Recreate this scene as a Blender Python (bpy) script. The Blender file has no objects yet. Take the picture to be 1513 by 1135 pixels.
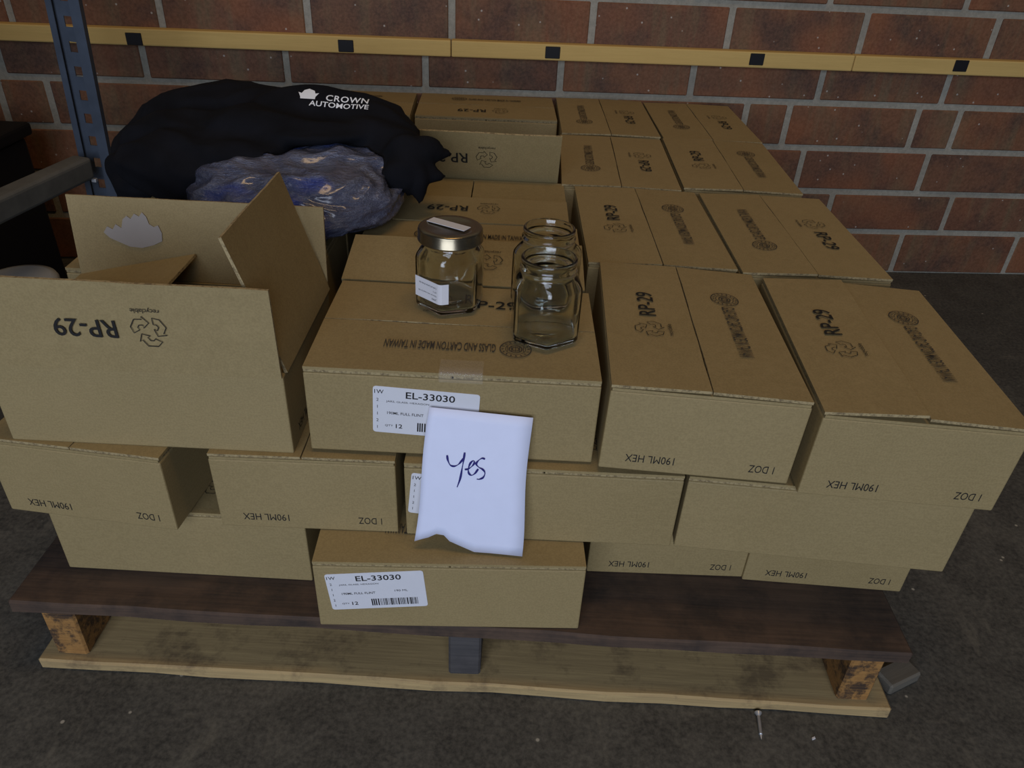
import bpy, bmesh, math, random
from mathutils import Vector, Matrix, noise, Euler

random.seed(7); noise.seed_set(11)
scene = bpy.context.scene
C = scene.collection
TOP = 0.419                       # height of the third carton layer's top above the floor

# ------------------------------------------------------------------ camera
def set_camera():
    p, r = 0.5829, 0.0525
    cp, sp = math.cos(p), math.sin(p)
    fw = Vector((0, cp, -sp)); up0 = Vector((0, sp, cp)); rt0 = Vector((1, 0, 0))
    c, s = math.cos(r), math.sin(r)
    rt = c*rt0 + s*up0; up = -s*rt0 + c*up0
    cam = bpy.data.cameras.new('camera'); o = bpy.data.objects.new('camera', cam); C.objects.link(o)
    m = Matrix((rt, up, -fw)).transposed().to_4x4(); m.translation = Vector((0, 0, 0.3964 + TOP))
    o.matrix_world = m
    cam.sensor_fit = 'HORIZONTAL'; cam.sensor_width = 36.0; cam.lens = 1121.58/1513*36.0
    cam.clip_start = 0.01
    scene.camera = o
set_camera()

# ------------------------------------------------------------------ world and light
world = bpy.data.worlds.new('world'); scene.world = world; world.use_nodes = True
bg = world.node_tree.nodes['Background']; bg.inputs[0].default_value = (0.75, 0.80, 0.95, 1); bg.inputs[1].default_value = 0.035

def area(name, loc, target, sx, sy, energy, col):
    l = bpy.data.lights.new(name, 'AREA'); l.shape = 'RECTANGLE'; l.size = sx; l.size_y = sy
    l.energy = energy; l.color = col
    o = bpy.data.objects.new(name, l); C.objects.link(o); o.location = loc
    o.rotation_euler = (Vector(target) - Vector(loc)).to_track_quat('-Z', 'Y').to_euler()
    return o
area('daylight_through_loading_door', (-0.3, -2.6, 1.35), (-0.05, 1.0, 0.45), 2.6, 2.0, 108, (0.72, 0.81, 1.0))
area('ceiling_tube_lamp', (0.2, 0.4, 3.6), (0.0, 0.9, 0.0), 1.6, 0.5, 24, (1.0, 0.66, 0.32))

vs = scene.view_settings
vs.view_transform = 'Standard'; vs.look = 'None'; vs.gamma = 1.0; vs.use_curve_mapping = False
vs.exposure = -0.22

# ------------------------------------------------------------------ materials
def srgb(r, g, b):
    f = lambda c: (c/255/12.92) if c/255 <= 0.04045 else ((c/255 + 0.055)/1.055)**2.4
    return (f(r), f(g), f(b), 1)
class NT:
    def __init__(s, name):
        s.m = bpy.data.materials.new(name); s.m.use_nodes = True; s.t = s.m.node_tree
        s.b = s.t.nodes['Principled BSDF']
    def n(s, typ, **kw):
        x = s.t.nodes.new(typ)
        for k, v in kw.items():
            if k.startswith('_'): setattr(x, k[1:], v)
            else: x.inputs[k].default_value = v
        return x
    def l(s, a, b): s.t.links.new(a, b)
    def coord(s, scale=(1, 1, 1), space='Object', rnd=False):
        tc = s.n('ShaderNodeTexCoord'); mp = s.n('ShaderNodeMapping'); mp.inputs['Scale'].default_value = scale
        s.l(tc.outputs[space], mp.inputs['Vector'])
        if rnd:
            oi = s.n('ShaderNodeObjectInfo'); mu = s.n('ShaderNodeMath', _operation='MULTIPLY'); mu.inputs[1].default_value = 37.0
            s.l(oi.outputs['Random'], mu.inputs[0]); cb = s.n('ShaderNodeCombineXYZ')
            for k in range(3): s.l(mu.outputs[0], cb.inputs[k])
            s.l(cb.outputs[0], mp.inputs['Location'])
        return mp.outputs[0]
    def noise(s, vec, scale, detail=4, rough=0.55):
        x = s.n('ShaderNodeTexNoise', Scale=scale, Detail=detail, Roughness=rough); s.l(vec, x.inputs['Vector']); return x.outputs['Fac']
    def ramp(s, fac, stops, interp='LINEAR'):
        x = s.n('ShaderNodeValToRGB'); cr = x.color_ramp; cr.interpolation = interp
        while len(cr.elements) < len(stops): cr.elements.new(0.5)
        for e, (p, c) in zip(cr.elements, stops): e.position = p; e.color = c
        s.l(fac, x.inputs['Fac']); return x.outputs['Color']
    def mix(s, fac, a, b, mode='MIX'):
        x = s.n('ShaderNodeMix', _data_type='RGBA', _blend_type=mode)
        for i, v in ((0, fac), (6, a), (7, b)):
            if hasattr(v, 'links'): s.l(v, x.inputs[i])
            else: x.inputs[i].default_value = v
        return x.outputs[2]
    def bump(s, h, strength=0.3, dist=0.002):
        x = s.n('ShaderNodeBump', Strength=strength, Distance=dist); s.l(h, x.inputs['Height']); s.l(x.outputs[0], s.b.inputs['Normal'])
    def base(s, c):
        if hasattr(c, 'links'): s.l(c, s.b.inputs['Base Color'])
        else: s.b.inputs['Base Color'].default_value = c
    def rough(s, v): s.b.inputs['Roughness'].default_value = v

def flat(name, c, rough=0.6, metal=0.0):
    t = NT(name); t.b.inputs['Specular IOR Level'].default_value = 0.25; v = t.coord(); f = t.noise(v, 60, 2)
    t.base(t.mix(0.06, c, t.ramp(f, [(0.3, (c[0]*.6, c[1]*.6, c[2]*.6, 1)), (0.7, c)])))
    t.rough(rough); t.b.inputs['Metallic'].default_value = metal
    return t.m

def mat_cardboard():
    t = NT('kraft_cardboard'); v = t.coord(rnd=True)
    big = t.noise(v, 9, 3); fib = t.noise(t.coord((1, 1, 6), rnd=True), 90, 5, 0.7); fine = t.noise(v, 500, 2)
    c = t.ramp(big, [(0.25, (0.262, 0.196, 0.082, 1)), (0.75, (0.312, 0.234, 0.104, 1))])
    c = t.mix(0.30, c, t.ramp(fib, [(0.35, (0.205, 0.145, 0.055, 1)), (0.65, (0.335, 0.250, 0.112, 1))]))
    c = t.mix(0.18, c, t.ramp(fine, [(0.4, (0.15, 0.105, 0.042, 1)), (0.6, (0.385, 0.29, 0.13, 1))]))
    oi = t.n('ShaderNodeObjectInfo')
    c = t.mix(0.22, c, t.ramp(oi.outputs['Random'], [(0.0, (0.235, 0.170, 0.068, 1)), (1.0, (0.325, 0.245, 0.112, 1))]))
    t.base(c); t.rough(0.72); t.bump(fib, 0.10, 0.0006)
    return t.m
def mat_cutedge():
    t = NT('cut_corrugated_edge'); f = t.noise(t.coord((1, 1, 1)), 260, 3, 0.7)
    t.base(t.ramp(f, [(0.36, (0.16, 0.115, 0.055, 1)), (0.56, (0.36, 0.275, 0.135, 1))])); t.rough(0.85)
    return t.m
def mat_brick():
    t = NT('red_brown_brick'); v = t.coord(rnd=True)
    oi = t.n('ShaderNodeObjectInfo')
    c = t.ramp(oi.outputs['Random'], [(0.0, srgb(112, 74, 48)), (0.3, srgb(122, 80, 50)), (0.6, srgb(104, 70, 50)), (0.85, srgb(130, 84, 50)), (1.0, srgb(98, 72, 54))])
    streak = t.noise(t.coord((1.0, 1, 0.10), rnd=True), 22, 4, 0.65)
    c = t.mix(t.ramp(streak, [(0.48, (0, 0, 0, 1)), (0.64, (0.8, 0.8, 0.8, 1))]), c, srgb(112, 94, 66))
    dark = t.noise(v, 9, 4, 0.6)
    c = t.mix(t.ramp(dark, [(0.48, (0, 0, 0, 1)), (0.64, (0.75, 0.75, 0.75, 1))]), c, srgb(66, 48, 40))
    red = t.noise(v, 5, 2)
    c = t.mix(t.ramp(red, [(0.54, (0, 0, 0, 1)), (0.66, (0.45, 0.45, 0.45, 1))]), c, srgb(150, 86, 46))
    gr = t.noise(v, 160, 3, 0.7)
    c = t.mix(0.25, c, t.ramp(gr, [(0.35, (0.02, 0.012, 0.01, 1)), (0.65, (0.26, 0.13, 0.08, 1))]))
    sp = t.n('ShaderNodeTexVoronoi', Scale=34.0); t.l(v, sp.inputs['Vector'])
    c = t.mix(t.ramp(sp.outputs['Distance'], [(0.05, (0.7, 0.7, 0.7, 1)), (0.085, (0, 0, 0, 1))]), c, srgb(190, 182, 168))
    t.base(c); t.rough(0.8); t.bump(gr, 0.25, 0.002)
    return t.m
def mat_mortar():
    t = NT('grey_mortar'); v = t.coord(); f = t.noise(v, 120, 4, 0.7); g = t.noise(v, 6, 3)
    c = t.ramp(f, [(0.3, srgb(138, 135, 122)), (0.7, srgb(166, 161, 146))])
    c = t.mix(t.ramp(g, [(0.4, (0, 0, 0, 1)), (0.7, (0.45, 0.45, 0.45, 1))]), c, srgb(120, 114, 100))
    t.base(c); t.rough(0.92); t.bump(f, 0.4, 0.002)
    return t.m
def mat_concrete():
    t = NT('worn_concrete'); v = t.coord()
    a = t.noise(v, 2.2, 5, 0.6); b = t.noise(v, 14, 6, 0.7); f = t.noise(v, 150, 3, 0.7)
    c = t.ramp(a, [(0.32, srgb(58, 59, 56)), (0.52, srgb(76, 75, 69)), (0.70, srgb(92, 88, 78))])
    c = t.mix(t.ramp(b, [(0.44, (0, 0, 0, 1)), (0.58, (0.8, 0.8, 0.8, 1))]), c, srgb(46, 46, 43))
    c = t.mix(0.35, c, t.ramp(f, [(0.35, srgb(34, 34, 32)), (0.65, srgb(112, 109, 99))]))
    for sc_, th in (((1.0, 0.35, 1), 0.59), ((0.4, 1.0, 1), 0.62)):
        w = t.noise(t.coord(sc_), 26, 5, 0.7)
        c = t.mix(t.ramp(w, [(th, (0, 0, 0, 1)), (th+0.10, (0.35, 0.35, 0.35, 1))]), c, srgb(112, 108, 96))
    sp = t.n('ShaderNodeTexVoronoi', Scale=22.0); t.l(v, sp.inputs['Vector'])
    c = t.mix(t.ramp(sp.outputs['Distance'], [(0.035, (0.8, 0.8, 0.8, 1)), (0.06, (0, 0, 0, 1))]), c, srgb(170, 165, 150))
    t.base(c); t.rough(0.75); t.bump(b, 0.15, 0.004)
    return t.m
def mat_wood(name, c0, c1, stain, stain_amt=0.6, grain=(1.2, 22, 22), ss=11, lo=0.48, hi=0.70):
    t = NT(name); g = t.noise(t.coord(grain, rnd=True), 3.0, 6, 0.65); v = t.coord(rnd=True)
    c = t.ramp(g, [(0.3, c0), (0.7, c1)])
    d = t.noise(v, ss, 5, 0.7)
    c = t.mix(t.ramp(d, [(lo, (0, 0, 0, 1)), (hi, (stain_amt,)*3 + (1,))]), c, stain)
    f = t.noise(t.coord((2, 60, 60), rnd=True), 6, 4, 0.7)
    c = t.mix(0.25, c, t.ramp(f, [(0.35, stain), (0.65, c1)]))
    t.base(c); t.rough(0.8); t.bump(g, 0.3, 0.002)
    return t.m
def mat_glass():
    t = NT('clear_jar_glass'); t.base((0.93, 0.97, 0.94, 1)); t.rough(0.03)
    t.b.inputs['Transmission Weight'].default_value = 1.0; t.b.inputs['IOR'].default_value = 1.5
    f = t.noise(t.coord(), 28, 2); t.bump(f, 0.06, 0.002)
    return t.m
def mat_bag():
    t = NT('grey_blue_plastic_bag'); v = t.coord()
    a = t.noise(v, 7, 2); w = t.noise(t.coord((1, 1.5, 3.5)), 26, 5, 0.75)
    c = t.ramp(a, [(0.40, srgb(78, 82, 102)), (0.56, srgb(70, 77, 102)), (0.64, srgb(48, 66, 150)), (0.80, srgb(74, 78, 96))])
    c = t.mix(t.ramp(w, [(0.5, (0, 0, 0, 1)), (0.68, (0.7, 0.7, 0.7, 1))]), c, srgb(120, 126, 146))
    t.base(c); t.rough(0.25); t.b.inputs['Coat Weight'].default_value = 0.8; t.b.inputs['Coat Roughness'].default_value = 0.15
    t.bump(w, 0.9, 0.012)
    return t.m
def mat_cloth():
    t = NT('black_sweatshirt_fleece'); v = t.coord(); f = t.noise(v, 600, 2); g = t.noise(v, 18, 3)
    t.base(t.ramp(g, [(0.3, (0.0050, 0.0052, 0.0066, 1)), (0.7, (0.0085, 0.0088, 0.0115, 1))])); t.rough(0.95); t.bump(f, 0.25, 0.001)
    t.b.inputs['Specular IOR Level'].default_value = 0.12
    return t.m
def mat_metal(name, c, rough=0.45, metal=0.6):
    t = NT(name); v = t.coord(); f = t.noise(v, 30, 4, 0.6)
    t.base(t.ramp(f, [(0.3, (c[0]*.7, c[1]*.7, c[2]*.7, 1)), (0.7, c)])); t.rough(rough); t.b.inputs['Metallic'].default_value = metal
    return t.m
def mat_tape():
    t = NT('clear_packing_tape'); t.base((0.95, 0.93, 0.88, 1)); t.rough(0.12); f = t.noise(t.coord(), 70, 3); t.bump(f, 0.3, 0.002)
    t.b.inputs['Alpha'].default_value = 0.07; t.b.inputs['Coat Weight'].default_value = 1.0
    return t.m

M = dict(card=mat_cardboard(), cutedge=mat_cutedge(), brick=mat_brick(), mortar=mat_mortar(), concrete=mat_concrete(),
    deck=mat_wood('dark_weathered_board', srgb(66, 50, 38), srgb(92, 72, 56), srgb(38, 31, 27), 0.9, (1.2, 22, 22), 9, 0.44, 0.62),
    pale=mat_wood('pale_pine_board', srgb(158, 134, 92), srgb(186, 160, 110), srgb(96, 78, 56), 0.85, (1.2, 22, 22), 16, 0.50, 0.66),
    stringer=mat_wood('split_orange_stringer', srgb(140, 98, 48), srgb(172, 126, 66), srgb(46, 33, 25), 1.0, (22, 1.2, 22), 34, 0.47, 0.57),
    dstringer=mat_wood('grey_dark_stringer', srgb(62, 60, 60), srgb(84, 80, 78), srgb(40, 38, 40), 0.6),
    offcut=mat_wood('weathered_grey_wood', srgb(84, 80, 70), srgb(104, 98, 86), srgb(62, 58, 52), 0.4),
    rail=mat_wood('tan_painted_rail', srgb(196, 164, 96), srgb(206, 174, 104), srgb(180, 150, 86), 0.25),
    glass=mat_glass(), bag=mat_bag(), cloth=mat_cloth(), tape=mat_tape(),
    ink=flat('black_print_ink', (0.016, 0.015, 0.014, 1), 0.7), greyink=flat('worn_grey_print_ink', (0.05, 0.042, 0.034, 1), 0.7),
    label=flat('white_label_paper', srgb(212, 212, 216), 0.5), paper=flat('white_note_paper', srgb(218, 224, 246), 0.7),
    pen=flat('blue_marker_ink', srgb(38, 36, 110), 0.5), white=flat('white_logo_print', srgb(235, 238, 240), 0.7),
    torn=flat('torn_paper_patch', srgb(150, 143, 136), 0.8), scuff=flat('scuffed_card', srgb(172, 150, 112), 0.85),
    steel=mat_metal('blue_grey_painted_steel', srgb(72, 82, 96), 0.5, 0.2), beam=mat_metal('grey_painted_beam', srgb(104, 104, 98), 0.55, 0.2),
    lid=mat_metal('gold_tinplate_lid', (0.31, 0.265, 0.18, 1), 0.25, 0.95), screw=mat_metal('zinc_screw', (0.6, 0.62, 0.64, 1), 0.42, 0.6),
    blackplastic=flat('black_plastic', (0.006, 0.006, 0.007, 1), 0.6), tub=flat('white_plastic_tub', srgb(150, 152, 150), 0.45),
    blackplate=flat('black_rubber_plate', (0.010, 0.010, 0.012, 1), 0.6))

# ------------------------------------------------------------------ helpers
def mesh_from(name, verts, faces, smooth=False):
    me = bpy.data.meshes.new(name); me.from_pydata([tuple(v) for v in verts], [], faces); me.update()
    if smooth:
        for p in me.polygons: p.use_smooth = True
    return me
def bm_mesh(name, bm, smooth=False):
    me = bpy.data.meshes.new(name); bm.normal_update(); bm.to_mesh(me); bm.free()
    if smooth:
        for p in me.polygons: p.use_smooth = True
    return me
def bm_box(bm, x0, x1, y0, y1, z0, z1, bevel=0.0, seg=2):
    vs_ = [bm.verts.new(p) for p in ((x0,y0,z0),(x1,y0,z0),(x1,y1,z0),(x0,y1,z0),(x0,y0,z1),(x1,y0,z1),(x1,y1,z1),(x0,y1,z1))]
    fs = [bm.faces.new([vs_[i] for i in f]) for f in ((3,2,1,0),(4,5,6,7),(0,1,5,4),(1,2,6,5),(2,3,7,6),(3,0,4,7))]
    if bevel:
        es = list({e for f in fs for e in f.edges})
        bmesh.ops.bevel(bm, geom=es, offset=bevel, segments=seg, affect='EDGES', profile=0.5)
def box_mesh(name, x0, x1, y0, y1, z0, z1, bevel=0.0, seg=2):
    bm = bmesh.new(); bm_box(bm, x0, x1, y0, y1, z0, z1, bevel, seg); return bm_mesh(name, bm)
def obj(name, me, mat, parent=None, loc=(0,0,0), rot=(0,0,0)):
    o = bpy.data.objects.new(name, me); C.objects.link(o)
    if mat is not None and me is not None and len(me.materials) == 0: me.materials.append(mat)
    o.location = loc; o.rotation_euler = rot
    if parent: o.parent = parent
    return o
def tag(o, label, cat=None, group=None, kind=None):
    if label: o['label'] = label
    if cat: o['category'] = cat
    if group: o['group'] = group
    if kind: o['kind'] = kind
    return o
def thing(name, label, cat, loc=(0,0,0), rot=(0,0,0), group=None):
    o = bpy.data.objects.new(name, None); o.empty_display_size = 0.05; C.objects.link(o)
    o.location = loc; o.rotation_euler = rot
    return tag(o, label, cat, group)
def text_geom(s, width=None, height=None, bold=0.0, spacing=1.0):
    cu = bpy.data.curves.new('t', 'FONT'); cu.body = s; cu.align_x = 'CENTER'; cu.align_y = 'CENTER'; cu.size = 1.0
    cu.resolution_u = 3; cu.offset = bold; cu.space_character = spacing
    o = bpy.data.objects.new('t', cu); C.objects.link(o)
    dg = bpy.context.evaluated_depsgraph_get(); ev = o.evaluated_get(dg); me = ev.to_mesh()
    V = [v.co.copy() for v in me.vertices]; F = [tuple(p.vertices) for p in me.polygons]
    ev.to_mesh_clear(); bpy.data.objects.remove(o); bpy.data.curves.remove(cu)
    x0 = min(v.x for v in V); x1 = max(v.x for v in V); y0 = min(v.y for v in V); y1 = max(v.y for v in V)
    sy = (height/(y1-y0)) if height else 1; sx = (width/(x1-x0)) if width else sy
    if not height: sy = sx
    V = [Vector(((v.x-(x0+x1)/2)*sx, (v.y-(y0+y1)/2)*sy, 0)) for v in V]
    return V, F
class Geo:
    def __init__(s): s.V = []; s.F = []
    def add(s, V, F, off=(0,0), ang=0.0):
        n = len(s.V); c, q = math.cos(ang), math.sin(ang)
        s.V += [Vector((v.x*c - v.y*q + off[0], v.x*q + v.y*c + off[1], v.z)) for v in V]
        s.F += [tuple(i+n for i in f) for f in F]; return s
    def text(s, t, off, **kw):
        ang = kw.pop('ang', 0.0); V, F = text_geom(t, **kw); return s.add(V, F, off, ang)
    def rect(s, x0, x1, y0, y1): return s.add([Vector((x0,y0,0)),Vector((x1,y0,0)),Vector((x1,y1,0)),Vector((x0,y1,0))], [(0,1,2,3)])
    def stroke(s, pts, w, closed=False):
        P = [Vector((p[0], p[1], 0)) for p in pts]; n = len(P); L = []; Rr = []
        for i in range(n):
            a = P[(i-1) % n] if (closed or i > 0) else P[i]; b = P[(i+1) % n] if (closed or i < n-1) else P[i]
            d = (b - a).normalized(); nn = Vector((-d.y, d.x, 0))*w/2
            L.append(P[i]+nn); Rr.append(P[i]-nn)
        F = [(i, (i+1) % n, n+(i+1) % n, n+i) for i in range(n if closed else n-1)]
        F = [tuple(reversed(f)) for f in F]
        return s.add(L+Rr, F)
    def mesh(s, name): return mesh_from(name, s.V, s.F)

# ------------------------------------------------------------------ structure: floor, wall, rail
bm = bmesh.new(); bm_box(bm, -4, 4, -4, 3.2, -0.1, 0); fl = obj('floor', bm_mesh('floor', bm), M['concrete']); tag(fl, 'dark worn concrete warehouse floor', kind='structure')
WY, WK = 1.7829, 0.08515; WA = math.atan(WK)
wall = obj('wall_back', box_mesh('wall_back', -3.5, 4.0, 0.0035, 0.25, 0, 3.0), M['mortar'], None, (0, WY, 0), (0, 0, WA))
tag(wall, 'red brown brick wall with grey mortar joints', kind='structure')
def brick_mesh(w, h):
    return box_mesh('brick', -w/2, w/2, 0.0, 0.06, -h/2, h/2, 0.0022, 1)
edges = [0.0, 0.112, 0.214, 0.319, 0.422, 0.521, 0.620, 0.722, 0.824, 0.926, 1.028, 1.130, 1.232]
J = 0.0145; bcache = {}
for c in range(len(edges)-1):
    z0, z1 = edges[c]+(J/2 if c else 0.004), edges[c+1]-J/2
    if c == 3:
        js = [0.510 - 0.4135*k for k in range(7, 0, -1)] + [0.510 + 0.4135*k for k in range(0, 7)]
        js = sorted(js + [j+0.102 for j in js])
    else:
        ph, pi = {0: (0.987, 0.311), 1: (0.772, 0.311), 2: (0.671, 0.312), 4: (0.072, 0.299), 5: (0.133, 0.302), 6: (0.645, 0.306)}.get(c, (0.133 + 0.15*(c % 2), 0.304))
        js = [ph + pi*k for k in range(-12, 11) if -2.65 < ph + pi*k < 3.15]
    for a, b in zip(js[:-1], js[1:]):
        w = b-a-J; h = z1-z0; key = (round(w, 3), round(h, 3))
        if key not in bcache: bcache[key] = brick_mesh(*key)
        obj('brick', bcache[key], M['brick'], wall, ((a+b)/2, random.uniform(-0.0015, 0.0015), (z0+z1)/2), (random.uniform(-.006, .006), 0, random.uniform(-.004, .004)))
rail = thing('trim_1', 'tan wooden rub rail with black bolt plates fixed along brick wall', None, (0, WY, 0), (0, 0, WA)); rail['kind'] = 'structure'
zr0, zr1 = 0.079+TOP, 0.112+TOP
for a, b in ((-2.6, -0.171), (-0.1695, 0.7195), (0.721, 3.1)):
    obj('rail_board', box_mesh('rail_board', a, b, -0.026, -0.0005, zr0, zr1, 0.0025, 2), M['rail'], rail)
pm = box_mesh('bolt_plate', -0.016, 0.016, -0.0285, -0.026, -0.012, 0.012, 0.001, 1)
for u, z in ((-0.826, .093), (-0.392, .0945), (0.048, .0965), (0.499, .098), (0.967, .1)):
    pl = obj('bolt_plate', pm, M['blackplate'], rail, (u, 0, z+TOP-.001))

# ------------------------------------------------------------------ pallet
pal = thing('wooden_pallet', 'weathered wooden pallet with dark front deck board under the cartons', 'pallet', (-0.045, 0.556, 0), (0, 0, -0.008))
def board(name, x0, x1, y0, y1, z0, z1, mat, parent, jig=0.0):
    bm = bmesh.new(); bm_box(bm, x0, x1, y0, y1, z0, z1)
    bmesh.ops.subdivide_edges(bm, edges=[e for e in bm.edges if abs(e.verts[0].co.x-e.verts[1].co.x) > 0.2 or abs(e.verts[0].co.y-e.verts[1].co.y) > 0.3], cuts=14)
    for v in bm.verts:
        q = v.co
        v.co = q + Vector((0, noise.noise((q.x*9, q.z*30, y0*7))*0.003, noise.noise((q.x*6, q.y*11, 3+y0))*0.0012))*jig
    bmesh.ops.bevel(bm, geom=[e for e in bm.edges if e.is_manifold and e.calc_face_angle(0) > 0.8], offset=0.0025, segments=1, affect='EDGES')
    return obj(name, bm_mesh(name, bm), mat, parent)
PW = 0.508
yb = [(0.0, 0.115), (0.18, 0.27), (0.35, 0.44), (0.52, 0.61), (0.69, 0.78), (0.86, 0.95), (0.985, 1.065), (1.075, 1.165)]
for i, (a, b) in enumerate(yb):
    board('deck_board', -PW, PW, a, b, 0.101, 0.1195, M['deck'], pal, 1.0)
for i, (x, m) in enumerate(((-0.465, 'stringer'), (0.006, 'dstringer'), (0.470, 'stringer'))):
    st = board('stringer', x-0.019, x+0.019, 0.010 if i != 1 else 0.012, 1.155, 0.0185, 0.100, M[m], pal, 1.0)
    if i != 1: st['label'] = 'split orange-brown stringer end'
for i, (a, b) in enumerate(((0.0, 0.125), (0.53, 0.66), (1.04, 1.165))):
    board('bottom_board', -PW+0.004, PW+0.008, a, b, 0.0005, 0.0178, M['pale'], pal, 1.0)

# ------------------------------------------------------------------ cartons
L, W, H, T = 0.287, 0.1905, 0.0995, 0.003
ZB = H - 2*T - 0.0008       # top of the side walls
FL = W/2 - 0.0007
# prints (flap frame: x along the reading direction, y up = towards the hinge)
def recycle_geo():
    g = Geo(); R = 0.0165; w = 0.0009
    base = [(-0.30, 0.98), (0.26, 0.98), (0.50, 0.60), (0.66, 0.70), (0.48, 0.20), (0.02, 0.32), (0.18, 0.42), (0.05, 0.62), (-0.12, 0.62), (-0.22, 0.48), (-0.58, 0.68)]
    for k in range(3):
        a = -k*2*math.pi/3
        pts = [((x*math.cos(a)-y*math.sin(a))*R, (x*math.sin(a)+y*math.cos(a))*R) for x, y in base]
        g.stroke(pts, w, True)
    g.text('recyclable', (0.0, -0.0215), width=0.026, height=0.0062)
    return g.mesh('recycling_print')
def seal_geo():
    g = Geo()
    ring = lambda r, w: g.stroke([(r*math.cos(2*math.pi*i/28), r*math.sin(2*math.pi*i/28)) for i in range(28)], w, True)
    ring(0.0158, 0.0011); ring(0.0102, 0.0007)
    for i in range(16):
        a = 2*math.pi*i/16
        g.stroke([(0.0118*math.cos(a), 0.0118*math.sin(a)), (0.0143*math.cos(a+.08), 0.0143*math.sin(a+.08))], 0.0014)
    for r in (0.0035, 0.0065):
        ring(r, 0.0012)
    for i in range(5): g.stroke([(-0.008+0.004*i, -0.005), (-0.008+0.004*i, 0.005)], 0.0007)
    return g.mesh('seal_print')
ME = {}
ME['recycle'] = recycle_geo(); ME['seal'] = seal_geo()
ME['rp'] = Geo().text('RP-29', (0, 0), width=0.058, height=0.019, bold=0.008).mesh('code_print')
ME['origin'] = Geo().text('GLASS AND CARTON MADE IN TAIWAN', (0, 0), width=0.112, height=0.0155, bold=0.008).mesh('origin_print')
ME['size'] = Geo().text('190ML HEX', (0, 0), width=0.049, height=0.0092, bold=0.0).mesh('size_print')
ME['dozen'] = Geo().text('1 DOZ', (0, 0), width=0.025, height=0.0092, bold=0.0).mesh('count_print')
for k in ('recycle', 'rp', 'size', 'dozen'): ME[k].materials.append(M['ink'])
for k in ('seal', 'origin'): ME[k].materials.append(M['greyink'])

def body_mesh():          # four walls and a bottom, with card thickness, creased soft edges
    bm = bmesh.new(); bm_box(bm, -L/2, L/2, -W/2, W/2, 0, ZB, 0.0016, 2)
    top = [f for f in bm.faces if f.calc_center_median().z > ZB-1e-5 and f.normal.z > .9]
    bm.normal_update(); top = max((f for f in bm.faces if f.normal.z > 0.9), key=lambda f: f.calc_area())
    r = bmesh.ops.inset_region(bm, faces=[top], thickness=0.0022)
    ex = bmesh.ops.extrude_face_region(bm, geom=[top])
    bmesh.ops.translate(bm, verts=[v for v in ex['geom'] if isinstance(v, bmesh.types.BMVert)], vec=(0, 0, -(ZB-0.004)))
    bmesh.ops.delete(bm, geom=[top], context='FACES')
    return bm_mesh('carton_body', bm)
ME['body'] = body_mesh()
def flap_mesh(name, length, depth, t=T, wav=0.0, seed=0, notch=0.0):
    # hinge along x at y=0, free edge at y=depth, outside face is z=t
    n = 12; V = []; F = []
    for k in (0, 1):
        for j in range(3):
            for i in range(n+1):
                x = -length/2 + length*i/n; y = depth*j/2
                z = (t if k else 0) + wav*(j/2)*noise.noise((x*14, seed, 0)) * (1 if j else 0)
                ii = 0.0
                if j == 2: y -= abs(noise.noise((x*30, seed+5, 0)))*0.0010
                V.append((x, y, z))
    m = n+1; o = 3*m
    for j in range(2):
        for i in range(n):
            a = j*m+i; F.append((a, a+m, a+m+1, a+1)); F.append((o+a, o+a+1, o+a+m+1, o+a+m))
    for i in range(n):
        F.append((i, i+1, o+i+1, o+i)); a = 2*m+i; F.append((a+1, a, o+a, o+a+1))
    for j in range(2):
        a = j*m; F.append((a+m, a, o+a, o+a+m)); a = j*m+n; F.append((a, a+m, o+a+m, o+a))
    me = mesh_from(name, V, F); me.materials.append(M['card']); me.materials.append(M['cutedge'])
    for q, p in enumerate(me.polygons):
        if q >= 4*n and not (q < 6*n and (q-4*n) % 2 == 0): p.material_index = 1
    return me
FLAPS = [flap_mesh('flap', L-0.001, FL, wav=0.0008, seed=s*3.7) for s in range(3)]
MINOR = [flap_mesh('end_flap', W-0.003, L/2-0.0012, wav=0.0006, seed=11+s) for s in range(1)]
ME['body'].materials.append(M['card'])

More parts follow.
